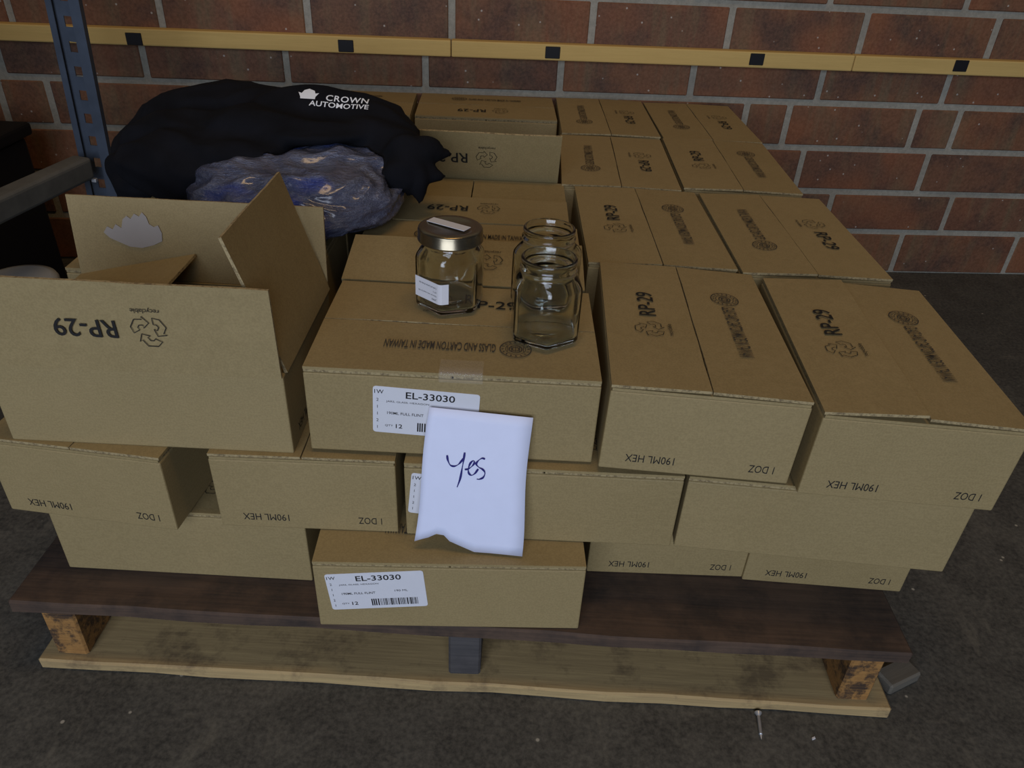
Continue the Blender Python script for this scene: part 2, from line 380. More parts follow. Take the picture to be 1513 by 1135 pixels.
def make_carton(label, x, y, ztop, yaw, tilt=(0, 0), group='sealed cartons on the pallet', near=2.0, far=2.0, minor=(0, 0), minors=True, prints=True, endprints=True, flaps=('rp', 'or')):
    """yaw 0: long side faces the camera, RP-29 flap nearest. near / far = lift of the two long flaps in degrees."""
    o = thing('carton', label, 'carton', (x, y, ztop - H + TOP), (tilt[0], tilt[1], yaw), group)
    # tilt is applied in the world frame, then the carton is turned about its own vertical
    o.rotation_mode = 'QUATERNION'
    q = Euler((tilt[0], tilt[1], 0)).to_quaternion() @ Euler((0, 0, yaw)).to_quaternion()
    o.rotation_quaternion = q
    mid = Vector((0, 0, H/2)); o.location = Vector((x, y, ztop - H/2 + TOP)) - q @ mid
    body = obj('carton_body', ME['body'], None, o)
    if endprints:
        for s in (-1, 1):
            # upside-down print near the lower edge of each short end
            rz = math.pi/2 if s > 0 else -math.pi/2
            # text stands upside down: rotate about the face normal by pi
            for key, u in (('size', -0.24), ('dozen', 0.345)):
                p = obj(ME[key].name.split('.')[0], ME[key], None, body)
                nrm = Vector((s, 0, 0)); right = Vector((0, s, 0)); upv = Vector((0, 0, 1))
                m = Matrix((-right, -upv, nrm)).transposed().to_4x4()
                m.translation = nrm*(L/2+0.0003) + right*(u*W) + upv*0.0155
                p.matrix_local = m
    for k, (side, lift) in enumerate(((-1, near), (1, far))):
        if lift is None: continue
        hz = ZB + T + 0.0006 if lift < 60 or lift > 200 else ZB
        f = obj('flap', FLAPS[(k + int(abs(x*100))) % 3], None, o, (0, side*(W/2-0.0002), hz))
        rot = Matrix.Rotation(math.radians(lift), 4, 'X')
        base = Matrix.Identity(4) if side < 0 else Matrix.Rotation(math.pi, 4, 'Z')
        f.matrix_local = Matrix.Translation((0, side*(W/2-0.0002), hz)) @ base @ rot
        if not prints: continue
        # reading direction with letters' tops towards the hinge: x_text = -x_flap, y_text = -y_flap
        def pr(key, d, y=0.049):
            p = obj(ME[key].name.split('.')[0], ME[key], None, f, (d, y, T+0.0016), (0, 0, math.pi))
        if flaps[k] == 'rp':
            pr('rp', L/2-0.174, 0.047); pr('recycle', L/2-0.115, 0.047)
        else:
            pr('origin', L/2-0.160); pr('seal', L/2-0.084)
    if minors:
        for k, s in enumerate((-1, 1)):
            lift = minor[k]
            base = Matrix.Rotation(-math.pi/2 if s < 0 else math.pi/2, 4, 'Z')
            f = obj('end_flap', MINOR[0], None, o)
            f.matrix_local = Matrix.Translation((s*(L/2-0.0004), 0, ZB+0.0002)) @ base @ Matrix.Rotation(math.radians(lift), 4, 'X')
    return o, body
HP = math.pi/2
def label_sticker(body, cx, cz, ang=0.0, lab='white product label'):
    """on the long side that faces the camera of a carton turned by pi (local +y) or 0 (local -y)."""
    return None

def sticker_meshes():
    w, h, r = 0.104, 0.055, 0.003
    pts = []
    for cx, cy, a0 in ((w/2-r, h/2-r, 0), (-w/2+r, h/2-r, 90), (-w/2+r, -h/2+r, 180), (w/2-r, -h/2+r, 270)):
        for k in range(4):
            a = math.radians(a0+30*k); pts.append((cx+r*math.cos(a), cy+r*math.sin(a)))
    n = len(pts); V = [(x, y, 0) for x, y in pts]+[(x, y, 0.0004) for x, y in pts]
    F = [tuple(range(n-1, -1, -1)), tuple(range(n, 2*n))]+[(i, (i+1) % n, n+(i+1) % n, n+i) for i in range(n)]
    st = mesh_from('label_sticker', V, F); st.materials.append(M['label'])
    g = Geo()
    g.text('EL-33030', (0.004, 0.0195), width=0.048, height=0.0078, bold=0.012)
    g.text('1W', (-0.046, 0.0215), width=0.009, height=0.0045, bold=0.004)
    g.text('JARS, GLASS, HEXAGON', (-0.018, 0.0105), width=0.042, height=0.0026)
    g.text('190ML FULL FLINT', (-0.020, -0.003), width=0.036, height=0.0032, bold=0.006)
    g.text('190 ML', (0.026, -0.001), width=0.014, height=0.0028)
    g.text('QTY', (-0.036, -0.0185), width=0.008, height=0.0026)
    g.text('12', (-0.026, -0.0185), width=0.0065, height=0.005, bold=0.012)
    for i, ch in enumerate('21121'): g.text(ch, (-0.0475, 0.012-0.0082*i), height=0.0034)
    tx = g.mesh('label_print'); tx.materials.append(M['ink'])
    b = Geo(); x = -0.008; rr = random.Random(5)
    while x < 0.042:
        bw = rr.choice((0.0005, 0.0009, 0.0014)); b.rect(x, x+bw, -0.023, -0.0125); x += bw+rr.choice((0.0005, 0.0008, 0.0012))
    bc = b.mesh('barcode_print'); bc.materials.append(M['ink'])
    return st, tx, bc
ST = sticker_meshes()
def add_sticker(carton, side, cx, cz, ang):
    """side -1: local -y face, +1: local +y face (seen from outside, cx to the right)."""
    nrm = Vector((0, side, 0)); right = Vector((-side, 0, 0)); upv = Vector((0, 0, 1))
    m = Matrix((right, upv, nrm)).transposed().to_4x4(); m.translation = nrm*(W/2+0.0002) + right*cx + upv*cz
    s = obj('label_sticker', ST[0], None, carton); s.matrix_local = m @ Matrix.Rotation(ang, 4, 'Z'); s['label'] = 'white printed product label'
    obj('label_print', ST[1], None, s, (0, 0, 0.0006)); obj('barcode_print', ST[2], None, s, (0, 0, 0.0006))

# --- top layer, right-hand columns (short ends to the camera)
make_carton('top layer sealed carton in front row with 190ML HEX end, second from right', 0.1918, 0.7373, 0.004, -HP-0.030, (-0.010, 0.024), near=1.3, far=1.1)
make_carton('front right corner carton of the top layer with bulging lid edge', 0.3905, 0.7165, 0.002, -HP-0.046, (0.002, 0.012), near=3.6, far=1.4)
make_carton('top layer carton in second row, left of the outer right column', 0.1800, 1.0333, 0.001, -HP+0.022, (0.002, 0.008), near=1.2, far=1.0)
make_carton('outer right carton in second row of the top layer', 0.3750, 1.0270, 0.002, HP+0.019, (0.008, 0.003), near=1.0, far=1.6)
make_carton('top layer carton in third row, beside the raised RP-29 flap', 0.1600, 1.3272, 0.001, HP-0.015, (0, -0.004), near=0.9, far=1.0)
make_carton('outer right carton in third row of the top layer', 0.3570, 1.3400, 0.001, -HP-0.016, (0, -0.004), near=1.2, far=0.9)
make_carton('back row top carton touching the wall, second from right', 0.1630, 1.6300, 0.001, HP+0.020, (0, -0.004), near=0.9, far=0.9)
make_carton('back right corner carton of the top layer, against the brick wall', 0.3580, 1.6280, 0.001, HP+0.024, (0, -0.003), near=0.8, far=0.9)
# --- top layer, centre column (long sides to the camera)
c1, b1 = make_carton('labelled carton carrying three glass jars, front centre of top layer', -0.0586, 0.7026, 0.003, math.pi+0.012, (-0.008, 0.006), near=0.8, far=0.8)
add_sticker(c1, 1, -0.026, 0.052, -0.045)
make_carton('carton directly behind the jars with its near flap slightly lifted', -0.0640, 0.9020, 0.001, 0.008, near=10.5, far=1.2)
make_carton('half open carton in front of the upright RP-29 flap, end flaps showing', -0.0760, 1.0970, 0.001, 0.015, near=1.2, far=267)
make_carton('carton with its RP-29 flap standing upright beside black sweatshirt', -0.0880, 1.3000, 0.0, 0.012, near=113, far=1.2)
make_carton('centre back carton of the top layer against wall, above upright flap', -0.0840, 1.6600, 0.001, 0.045, near=1.0, far=1.0)
# --- top layer, left column
make_carton('carton tucked behind the open box and in front of plastic bag', -0.3850, 0.8940, 0.0, 0.006, near=0.8, far=0.8)
make_carton('carton underneath the blue plastic bag', -0.3850, 1.0910, 0.0, 0.0, near=0.6, far=0.6)
make_carton('carton underneath the black sweatshirt', -0.3850, 1.2880, 0.0, 0.0, near=0.6, far=0.6)
make_carton('back left carton of top layer against wall, partly behind sweatshirt', -0.3800, 1.6400, 0.001, 0.06, near=1.0, far=1.0)

# --- the open box at front left
ob, obb = make_carton('open carton with raised flaps at the front left of the top layer', -0.3625, 0.6965, 0.0, 0.004, (0.0, 0.0), group='opened cartons', near=91, far=None, minors=False)
bf = obj('flap', FLAPS[1], None, ob); bf['label'] = 'upright back flap with torn white paper patch'
bf.matrix_local = Matrix.Translation((0, W/2-0.0002, ZB)) @ Matrix.Rotation(math.pi, 4, 'Z') @ Matrix.Rotation(math.radians(98), 4, 'X')
RFM = flap_mesh('end_flap', W-0.010, L/2-0.0012, wav=0.0006, seed=12)
rf = obj('end_flap', RFM, None, ob); rf['label'] = 'right end flap leaning inwards, scuffed'
rf.matrix_local = Matrix.Translation((L/2-0.0004, 0.003, ZB)) @ Matrix.Rotation(HP, 4, 'Z') @ Matrix.Rotation(math.radians(73), 4, 'X')
lf = obj('end_flap', MINOR[0], None, ob)
lf.matrix_local = Matrix.Translation((-L/2+0.0004, 0.003, ZB)) @ Matrix.Rotation(-HP, 4, 'Z') @ Matrix.Rotation(math.radians(13), 4, 'X')
# torn paper patch on the inside of the back flap (inside face is z=0, seen from -z)
def patch(name, pts, mat, parent, z, thick=0.0005):
    n = len(pts); V = [(x, y, z) for x, y in pts] + [(x, y, z-thick) for x, y in pts]
    F = [tuple(range(n)), tuple(range(2*n-1, n-1, -1))] + [(i, n+i, n+(i+1) % n, (i+1) % n) for i in range(n)]
    return obj(name, mesh_from(name, V, F), mat, parent)
# flap x runs right-to-left as seen by the camera
tp = [(0.107, 0.054), (0.102, 0.061), (0.096, 0.058), (0.092, 0.064), (0.086, 0.060), (0.083, 0.070), (0.078, 0.074), (0.074, 0.071), (0.069, 0.077), (0.064, 0.074), (0.060, 0.079), (0.056, 0.074), (0.054, 0.066),
      (0.049, 0.063), (0.044, 0.065), (0.041, 0.056), (0.042, 0.047), (0.052, 0.042), (0.066, 0.038), (0.080, 0.039), (0.092, 0.044), (0.101, 0.048)]
patch('torn_patch', tp, M['torn'], bf, -0.0008)
sc1 = [(-0.052, 0.055), (-0.047, 0.070), (-0.041, 0.078), (-0.038, 0.070), (-0.043, 0.058), (-0.048, 0.046), (-0.054, 0.044)]
patch('scuff_mark', [(x, y) for x, y in sc1], M['scuff'], rf, -0.0009)
sc2 = [(0.056, 0.046), (0.050, 0.060), (0.052, 0.070), (0.060, 0.060), (0.066, 0.048), (0.062, 0.040)]
patch('scuff_mark', sc2, M['torn'], rf, -0.0009)

# --- middle layer, front row
make_carton('far left carton of middle layer, turned, 190ML HEX end showing', -0.4300, 0.7350, -H+0.0005, -HP-0.10, (0, 0), near=0.25, far=0.25)
make_carton('middle layer carton below the open box, 190ML HEX end showing', -0.2130, 0.7390, -H+0.0005, -HP+0.020, (0, 0.002), near=0.25, far=0.25)
c2, _ = make_carton('middle layer labelled carton partly covered by the white note', 0.0370, 0.6920, -H+0.0005, math.pi+0.008, (0, 0), near=0.25, far=0.25)
add_sticker(c2, 1, -0.0865, 0.055, -0.10)
make_carton('middle layer plain carton at the right corner, below the corner carton', 0.3340, 0.6850, -H, math.pi-0.058, (0, 0.004), near=0.25, far=0.25)
# --- bottom layer, front row
make_carton('bottom left plain carton standing on the pallet deck', -0.3650, 0.7070, -2*H, -0.004, near=0.15, far=0.15)
c3, _ = make_carton('labelled bottom carton pulled forward over the pallet edge', -0.0590, 0.6510, -2*H, math.pi+0.045, near=0.15, far=0.15)
add_sticker(c3, 1, -0.078, 0.058, 0.085)
make_carton('bottom carton with 190ML HEX end right of the pulled-forward carton', 0.1945, 0.7940, -2*H, -HP+0.022, near=0.15, far=0.15)
make_carton('bottom right corner carton on the pallet deck', 0.3920, 0.7890, -2*H-0.0005, -HP-0.034, near=0.15, far=0.15)
# --- the rest of the two lower layers, behind the front rows
hid = 'plain carton stacked behind the front row in the lower layers'
def hidden(x, y, k, yaw):
    make_carton(hid, x, y, -k*H, yaw, group='buried cartons of the lower layers', near=0.15, far=0.15, minors=False, prints=False, endprints=False)
for k in (1, 2):
    for y in ((0.888, 1.083, 1.278, 1.473, 1.665) if k == 1 else (1.040, 1.235, 1.430, 1.625)):
        hidden(0.345, y, k, 0)
        if k == 1 or True: hidden(0.045, y, k, 0)
for x in (-0.440, -0.215):
    for y in (1.030, 1.3195): hidden(x, y, 1, HP)
hidden(-0.350, 1.562, 1, 0)
for y in (0.905, 1.100, 1.295, 1.490): hidden(-0.3700, y, 2, 0)

# tape strip on the front centre carton: over the near long edge
def tape():
    V = []; F = []; prof = [(-0.022, 0.0), (-0.010, 0.0003), (-0.0012, 0.0003), (0.0004, -0.001), (0.0006, -0.009), (0.0006, -0.012)]
    n = 9
    for d, z in prof:
        for i in range(n): V.append((-0.021+0.042*i/(n-1), d, z + noise.noise((i*0.8, d*90, 2))*0.0003))
    for j in range(len(prof)-1):
        for i in range(n-1): a = j*n+i; F.append((a, a+1, a+n+1, a+n))
    me = mesh_from('packing_tape', V, F, True)
    o = obj('packing_tape', me, M['tape'], c1, (-0.008, W/2, H+0.0022)); o['label'] = 'shiny clear packing tape'
tape()

# ------------------------------------------------------------------ jars
def lathe_poly(profile, hexmix, n=72):
    """profile: (radius, z, blend) rings; blend 1 = rounded hexagon of that corner radius, 0 = circle."""
    V = []; F = []
    for r, z, b in profile:
        for i in range(n):
            a = 2*math.pi*i/n
            am = (a + math.pi/6) % (math.pi/3) - math.pi/6
            # vertices of the hexagon at a = 0, 60 ...
            ah = (a % (math.pi/3)) - math.pi/6
            rh = r*math.cos(math.pi/6)/math.cos(ah)
            k = 60.0; soft = (rh**-k + (r*0.985)**-k)**(-1/k)
            rr = (1-b)*r + b*soft
            V.append((rr*math.cos(a), rr*math.sin(a), z))
    m = len(profile)
    for j in range(m-1):
        for i in range(n):
            F.append((j*n+i, j*n+(i+1) % n, (j+1)*n+(i+1) % n, (j+1)*n+i))
    F.append(tuple(range(n-1, -1, -1))); F.append(tuple((m-1)*n+i for i in range(n)))
    return V, F
def jar_mesh():
    out = [(0.0335, 0.0, 1), (0.0365, 0.0012, 1), (0.0385, 0.0045, 1), (0.0388, 0.030, 1), (0.0388, 0.058, 1), (0.0378, 0.0615, 1), (0.0345, 0.0655, 0.75), (0.0300, 0.0685, 0.25), (0.0278, 0.0705, 0), (0.0274, 0.0735, 0),
           (0.0284, 0.0745, 0), (0.0290, 0.0755, 0), (0.0290, 0.0768, 0), (0.0276, 0.0778, 0), (0.0274, 0.083, 0), (0.0282, 0.0838, 0), (0.0282, 0.0850, 0), (0.0272, 0.0868, 0), (0.0258, 0.0872, 0)]
    inn = [(0.0246, 0.0862, 0), (0.0244, 0.074, 0), (0.0262, 0.0695, 0.1), (0.0305, 0.0645, 0.6), (0.0345, 0.0600, 1), (0.0354, 0.056, 1), (0.0355, 0.009, 1), (0.0335, 0.006, 1), (0.020, 0.0072, 0.5), (0.004, 0.0085, 0)]
    V, F = lathe_poly(out+inn, 0)
    return mesh_from('jar_glass', V, F, True)
JM = jar_mesh(); JM.materials.append(M['glass'])
JZ = TOP + 0.0058
def jar(label, x, y, rz, dz=0.0):
    o = thing('glass_jar', label, 'jar', (x, y, JZ+dz), (-0.008, 0.012, rz), 'hexagonal glass jars on the centre carton')
    obj('jar_glass', JM, None, o); return o
jar('open hexagonal glass jar in front, right of the lidded jar', 0.0300, 0.6900, 0.61)
jar('open hexagonal glass jar standing behind the other open jar', 0.0305, 0.7660, 0.15, 0.0002)
j = jar('hexagonal glass jar with gold lid and white sticker', -0.0735, 0.7500, 0.36)
def lid_mesh():
    n = 60; prof = [(0.0001, 0.0880), (0.0240, 0.0880), (0.0262, 0.0890), (0.0318, 0.0890), (0.0334, 0.0880), (0.0340, 0.0865), (0.0340, 0.0770), (0.0347, 0.0762), (0.0347, 0.0752), (0.0336, 0.0748), (0.0336, 0.0862), (0.0292, 0.0876)]
    V = []; F = []
    for r, z in prof:
        for i in range(n):
            a = 2*math.pi*i/n; kn = 0.0003*math.cos(a*30) if 0.077 < z < 0.087 and r > 0.0338 else 0
            V.append(((r+kn)*math.cos(a), (r+kn)*math.sin(a), z))
    for q in range(len(prof)-1):
        for i in range(n): F.append((q*n+i, (q+1)*n+i, (q+1)*n+(i+1) % n, q*n+(i+1) % n))
    return mesh_from('lid', V, F, True)
lid = obj('lid', lid_mesh(), M['lid'], j); lid['label'] = 'gold metal screw lid'
ls = obj('lid_sticker', box_mesh('lid_sticker', -0.0235, 0.0235, -0.0065, 0.0065, 0, 0.0005), M['label'], lid, (-0.001, 0.004, 0.0893), (0, 0, -0.36-0.50)); ls['label'] = 'white paper strip'
# side sticker: covers the flat side facing front left and folds a little round the corner
fa = math.radians(210); apo = 0.0388*math.cos(math.pi/6)       # jar's own frame
nrm = Vector((math.cos(fa), math.sin(fa), 0)); right = Vector((-math.sin(fa), math.cos(fa), 0)); upv = Vector((0, 0, 1))
mm = Matrix((right, upv, nrm)).transposed().to_4x4(); mm.translation = nrm*(apo+0.0008) + upv*0.027
prof = [(-0.0175, 0.0), (0.0, 0.0), (0.0165, 0.0), (0.0188, -0.0006), (0.0205, -0.0022), (0.0240, -0.0083)]
V = [(x, y, z+dz) for dz in (0, 0.0004) for y in (-0.0115, 0.0115) for x, z in prof]; nq = len(prof); F = []
for i in range(nq-1):
    F += [(i, nq+i, nq+i+1, i+1), (2*nq+i, 2*nq+i+1, 3*nq+i+1, 3*nq+i), (i, i+1, 2*nq+i+1, 2*nq+i), (nq+i+1, nq+i, 3*nq+i, 3*nq+i+1)]
F += [(0, 2*nq, 3*nq, nq), (nq-1, 2*nq-1, 4*nq-1, 3*nq-1)]
js = obj('jar_sticker', mesh_from('jar_sticker', V, F), M['label'], j); js.matrix_local = mm; js['label'] = 'white printed paper sticker'
g = Geo()
for i, (tx, wd) in enumerate((('JARS', 0.007), ('Glass jar with metal lid 190', 0.027), ('QTY 12', 0.005), ('Code and carton of one doz', 0.026))):
    g.text(tx, (-0.0145+wd/2, 0.0075-0.0044*i), width=wd, height=0.0021 if i else 0.0028, ang=0)
for v in g.V: v.x, v.y = -v.x, -v.y
jp = obj('sticker_print', g.mesh('sticker_print'), M['ink'], js, (0, 0, 0.0006))

# ------------------------------------------------------------------ the note
def note():
    root = thing('paper_note', 'white torn paper note with handwritten yes leaning on the cartons', 'note', (0, 0, 0))
    # outline in paper coordinates, u right, v up (metres); torn lower edge
    w0, hgt = 0.1015, 0.160
    torn = [(0.0, 0.008), (0.06, 0.0115), (0.12, 0.0145), (0.19, 0.0200), (0.26, 0.0190), (0.32, 0.0120), (0.42, 0.0070), (0.50, 0.0030), (0.56, 0.0), (0.7, 0.0), (0.85, 0.0), (1.0, 0.0)]
    rows = 14
    A = Vector((-0.0955, 0.5735, -0.1955+TOP)); B = Vector((0.0190, 0.5690, -0.1955+TOP)); Dt = Vector((0.0215, 0.6015, -0.0385+TOP)); Ct = Vector((-0.0785, 0.6020, -0.0325+TOP))
    def P(u, v):   # v 0..1
        p = (A*(1-u)+B*u)*(1-v) + (Ct*(1-u)+Dt*u)*v
        bow = 0.0025*math.sin(math.pi*v) + 0.0006*math.sin(2.2*math.pi*u)*(1-v)
        return p + Vector((0.0015*math.sin(6*v+u), -bow, 0))
    V = []; n = len(torn)
    for r in range(rows+1):
        for u, b in torn:
            v0 = b/hgt; V.append(P(u, v0 + (1-v0)*r/rows))
    k = len(V); V += [p + Vector((0, 0.00035, 0)) for p in V]
    F = []
    for r in range(rows):
        for i in range(n-1):
            a = r*n+i; F.append((a, a+1, a+n+1, a+n)); F.append((k+a, k+a+n, k+a+n+1, k+a+1))
    ring = [i for i in range(n)] + [r*n+n-1 for r in range(1, rows+1)] + [rows*n+i for i in range(n-2, -1, -1)] + [r*n for r in range(rows-1, 0, -1)]
    for a, b in zip(ring, ring[1:]+ring[:1]): F.append((b, a, k+a, k+b))
    obj('paper_sheet', mesh_from('paper_sheet', V, F, True), M['paper'], root)
    # handwriting
    def smooth(pts, m=8):
        out = []
        for i in range(len(pts)-1):
            p0 = pts[max(i-1, 0)]; p1 = pts[i]; p2 = pts[i+1]; p3 = pts[min(i+2, len(pts)-1)]
            for q in range(m):
                t = q/m
                out.append(tuple(0.5*((2*p1[c]) + (-p0[c]+p2[c])*t + (2*p0[c]-5*p1[c]+4*p2[c]-p3[c])*t*t + (-p0[c]+3*p1[c]-3*p2[c]+p3[c])*t**3) for c in (0, 1)))
        out.append(pts[-1]); return out
    # from the photograph, in a crop where the sheet's text block spans 940..1180 x 105..315
    S = [[(943, 120), (948, 150), (962, 178), (985, 186), (1010, 178), (1030, 160), (1048, 135)], [(1052, 108), (1046, 150), (1036, 200), (1022, 260), (1000, 312)],
         [(1052, 208), (1075, 205), (1098, 190), (1112, 172), (1106, 158), (1088, 172), (1076, 200), (1076, 228), (1092, 244), (1115, 234), (1136, 208)],
         [(1178, 152), (1160, 146), (1138, 158), (1124, 178), (1140, 198), (1164, 212), (1178, 234), (1166, 260), (1142, 270), (1126, 268)]]
    vv = []; ff = []
    for s in S:
        pts = smooth(s)
        P3 = []
        for x, y in pts:
            px, py = 440+x*360/1513, 640+y*200/841
            v = 1 - (py-612-(px-700)*0.12)/205.0; u = (px-(636-24*(1-v)))/((786-12*(1-v))-(636-24*(1-v)))
            P3.append(P(u, v))
        n0 = len(vv)
        for i, p in enumerate(P3):
            d = (P3[min(i+1, len(P3)-1)]-P3[max(i-1, 0)]).normalized(); nn = Vector((-d.z, 0, d.x)); nn.normalize()
            wv = 0.00095*(0.85+0.35*math.sin(i*0.35)); vv += [p+nn*wv+Vector((0, -0.0006, 0)), p-nn*wv+Vector((0, -0.0006, 0))]
        for i in range(len(P3)-1): a = n0+2*i; ff.append((a, a+1, a+3, a+2))
    hw = obj('handwriting', mesh_from('handwriting', vv, ff), M['pen'], root); hw['label'] = 'blue handwritten word yes'
note()

# ------------------------------------------------------------------ bag and sweatshirt
def blob(name, ell, voxel, mat, parent=None, disp=None, smooth_it=8, floor=None):
    bm = bmesh.new()
    for c, r, rz in ell:
        m = Matrix.Translation(c) @ Matrix.Rotation(rz, 4, 'Z') @ Matrix.Diagonal((*r, 1))
        bmesh.ops.create_icosphere(bm, subdivisions=4, radius=1.0, matrix=m)
    me = bm_mesh(name, bm); o = bpy.data.objects.new(name, me); C.objects.link(o)
    md = o.modifiers.new('r', 'REMESH'); md.mode = 'VOXEL'; md.voxel_size = voxel
    sm = o.modifiers.new('s', 'SMOOTH'); sm.iterations = smooth_it; sm.factor = 0.6
    dg = bpy.context.evaluated_depsgraph_get(); me2 = bpy.data.meshes.new_from_object(o.evaluated_get(dg))
    bpy.data.objects.remove(o)
    bm = bmesh.new(); bm.from_mesh(me2); bm.normal_update()
    if disp:
        d = [(v, v.normal.copy()*disp(v.co)) for v in bm.verts]
        for v, q in d: v.co += q
    if floor:
        for v in bm.verts:
            f = floor(v.co)
            if v.co.z < f: v.co.z = f
    me3 = bm_mesh(name, bm, True); me3.name = name; me3.materials.clear()
    return obj(name, me3, mat, parent)
def ridged(p, s, sd): return 1-abs(noise.noise((p.x*s[0]+sd, p.y*s[1], p.z*s[2])))*2
t0 = TOP + 0.004
def bagdisp(p):
    q = p + noise.noise_vector(p*7)*0.03
    return 0.008*ridged(q, (8, 14, 34), 1.3) + 0.006*ridged(q, (20, 30, 70), 4.1) - 0.009
bag = blob('plastic_bag', [((-0.270, 0.985, t0+0.036), (0.112, 0.100, 0.050), 0.15), ((-0.35, 0.995, t0+0.036), (0.10, 0.095, 0.044), 0), ((-0.250, 1.01, t0+0.050), (0.085, 0.060, 0.038), 0.2), ((-0.31, 0.925, t0+0.024), (0.10, 0.070, 0.032), 0)],
    0.005, M['bag'], None, bagdisp, 6, lambda p: TOP+0.0035)
tag(bag, 'crumpled grey-blue plastic bag half under the black sweatshirt', 'bag')
def clothdisp(p):
    q = p + noise.noise_vector(p*5)*0.05
    return 0.010*ridged(q, (4.5, 9, 12), 2.0) + 0.005*ridged(q, (11, 22, 26), 7.7) - 0.008
hood = [((-0.42, 1.185, t0+0.055), (0.185, 0.105, 0.066), 0.0), ((-0.52, 1.17, t0+0.030), (0.110, 0.10, 0.056), 0.1), ((-0.425, 1.17, t0+0.092), (0.115, 0.060, 0.040), 0.1), ((-0.44, 1.085, t0+0.058), (0.135, 0.060, 0.050), 0.05),
        ((-0.30, 1.135, t0+0.090), (0.13, 0.070, 0.042), -0.1), ((-0.225, 1.100, t0+0.088), (0.075, 0.055, 0.038), -0.4), ((-0.182, 1.065, t0+0.066), (0.042, 0.045, 0.042), -0.3), ((-0.33, 1.06, t0+0.098), (0.12, 0.05, 0.022), -0.1),
        ((-0.160, 1.020, t0+0.066), (0.030, 0.032, 0.038), 0.2), ((-0.124, 1.035, t0+0.078), (0.030, 0.008, 0.008), 0.5), ((-0.140, 1.030, t0+0.086), (0.024, 0.016, 0.014), 0.2), ((-0.136, 1.020, t0+0.062), (0.018, 0.012, 0.012), -0.4), ((-0.138, 0.998, t0+0.046), (0.010, 0.010, 0.026), 0), ((-0.122, 1.010, t0+0.056), (0.018, 0.008, 0.008), 0.3), ((-0.165, 0.995, t0+0.060), (0.02, 0.014, 0.020), 0),
        ((-0.455, 1.015, t0+0.050), (0.105, 0.050, 0.046), 0.0), ((-0.385, 1.02, t0+0.075), (0.07, 0.045, 0.026), 0.3), ((-0.56, 1.13, t0+0.008), (0.055, 0.10, 0.050), 0), ((-0.40, 1.27, t0+0.035), (0.16, 0.06, 0.04), 0)]
shirt_root = thing('sweatshirt', 'black sweatshirt with white printed logo heaped over the plastic bag', 'sweatshirt', (-0.40, 1.2, TOP))
from mathutils.bvhtree import BVHTree
_bm = bmesh.new(); _bm.from_mesh(bag.data); BAGTREE = BVHTree.FromBMesh(_bm); _bm.free()
def shirt_floor(p):
    x, y = p.x-0.40, p.y+1.2
    h, _, _, _ = BAGTREE.ray_cast(Vector((x, y, 2.0)), Vector((0, 0, -1)))
    base = 0.0045 if x > -0.532 else -0.07
    if h and y > 0.985: return max(base, h.z-TOP+0.0015)
    return base
shirt = blob('sweatshirt_body', [((c[0]+0.40, c[1]-1.2, c[2]-TOP), r, a) for c, r, a in hood], 0.005, M['cloth'], shirt_root, lambda p: clothdisp(p), 5, shirt_floor)
for v in shirt.data.vertices:
    if v.co.x > 0.160 and v.co.z < 0.10 and v.co.y > -0.048: v.co.y = -0.048
# logo, laid onto the cloth by casting every point along the view-independent direction (front and above)
g = Geo(); g.text('CROWN', (0.020, 0.0045), width=0.060, height=0.0105, bold=0.014, spacing=1.1); g.text('AUTOMOTIVE', (0.010, -0.0070), width=0.084, height=0.0085, bold=0.012)
crown = [(-0.046, 0.0), (-0.047, 0.004), (-0.051, 0.012), (-0.046, 0.010), (-0.043, 0.016), (-0.040, 0.011), (-0.036, 0.019), (-0.032, 0.011), (-0.028, 0.015), (-0.026, 0.010), (-0.021, 0.011), (-0.025, 0.004), (-0.025, 0.0)]
n = len(crown); g.add([Vector((x, y, 0)) for x, y in crown], [tuple(range(n-1, -1, -1))])
def drape(geo, origin, ux, uy, target, off):
    from mathutils.bvhtree import BVHTree
    bm = bmesh.new(); bm.from_mesh(target.data); tree = BVHTree.FromBMesh(bm); bm.free()
    nrm = ux.cross(uy).normalized(); out = []
    for v in geo.V:
        p = origin + ux*v.x + uy*v.y
        h, nn, _, _ = tree.ray_cast(p + nrm*0.2, -nrm)
        out.append(h + nn*off if h else p)
    return out
bm = bmesh.new(); vsb = [bm.verts.new(v) for v in g.V]
for f in g.F:
    try: bm.faces.new([vsb[i] for i in f])
    except ValueError: pass
bmesh.ops.triangulate(bm, faces=bm.faces[:])
for _ in range(1): bmesh.ops.subdivide_edges(bm, edges=[e for e in bm.edges if e.calc_length() > 0.006], cuts=1, use_grid_fill=False)
bmesh.ops.triangulate(bm, faces=bm.faces[:])
g2 = Geo(); g2.V = [v.co.copy() for v in bm.verts]; bm.verts.index_update(); g2.F = [tuple(v.index for v in f.verts) for f in bm.faces]; bm.free()
g2.V = drape(g2, Vector((0.124, -0.056, 0.100)), Vector((0.985, 0.02, -0.06)).normalized(), Vector((0.02, 0.60, 0.80)).normalized(), shirt, 0.0012)
lg = obj('logo_print', g2.mesh('logo_print'), M['white'], shirt_root); lg['label'] = 'white crown emblem and lettering'

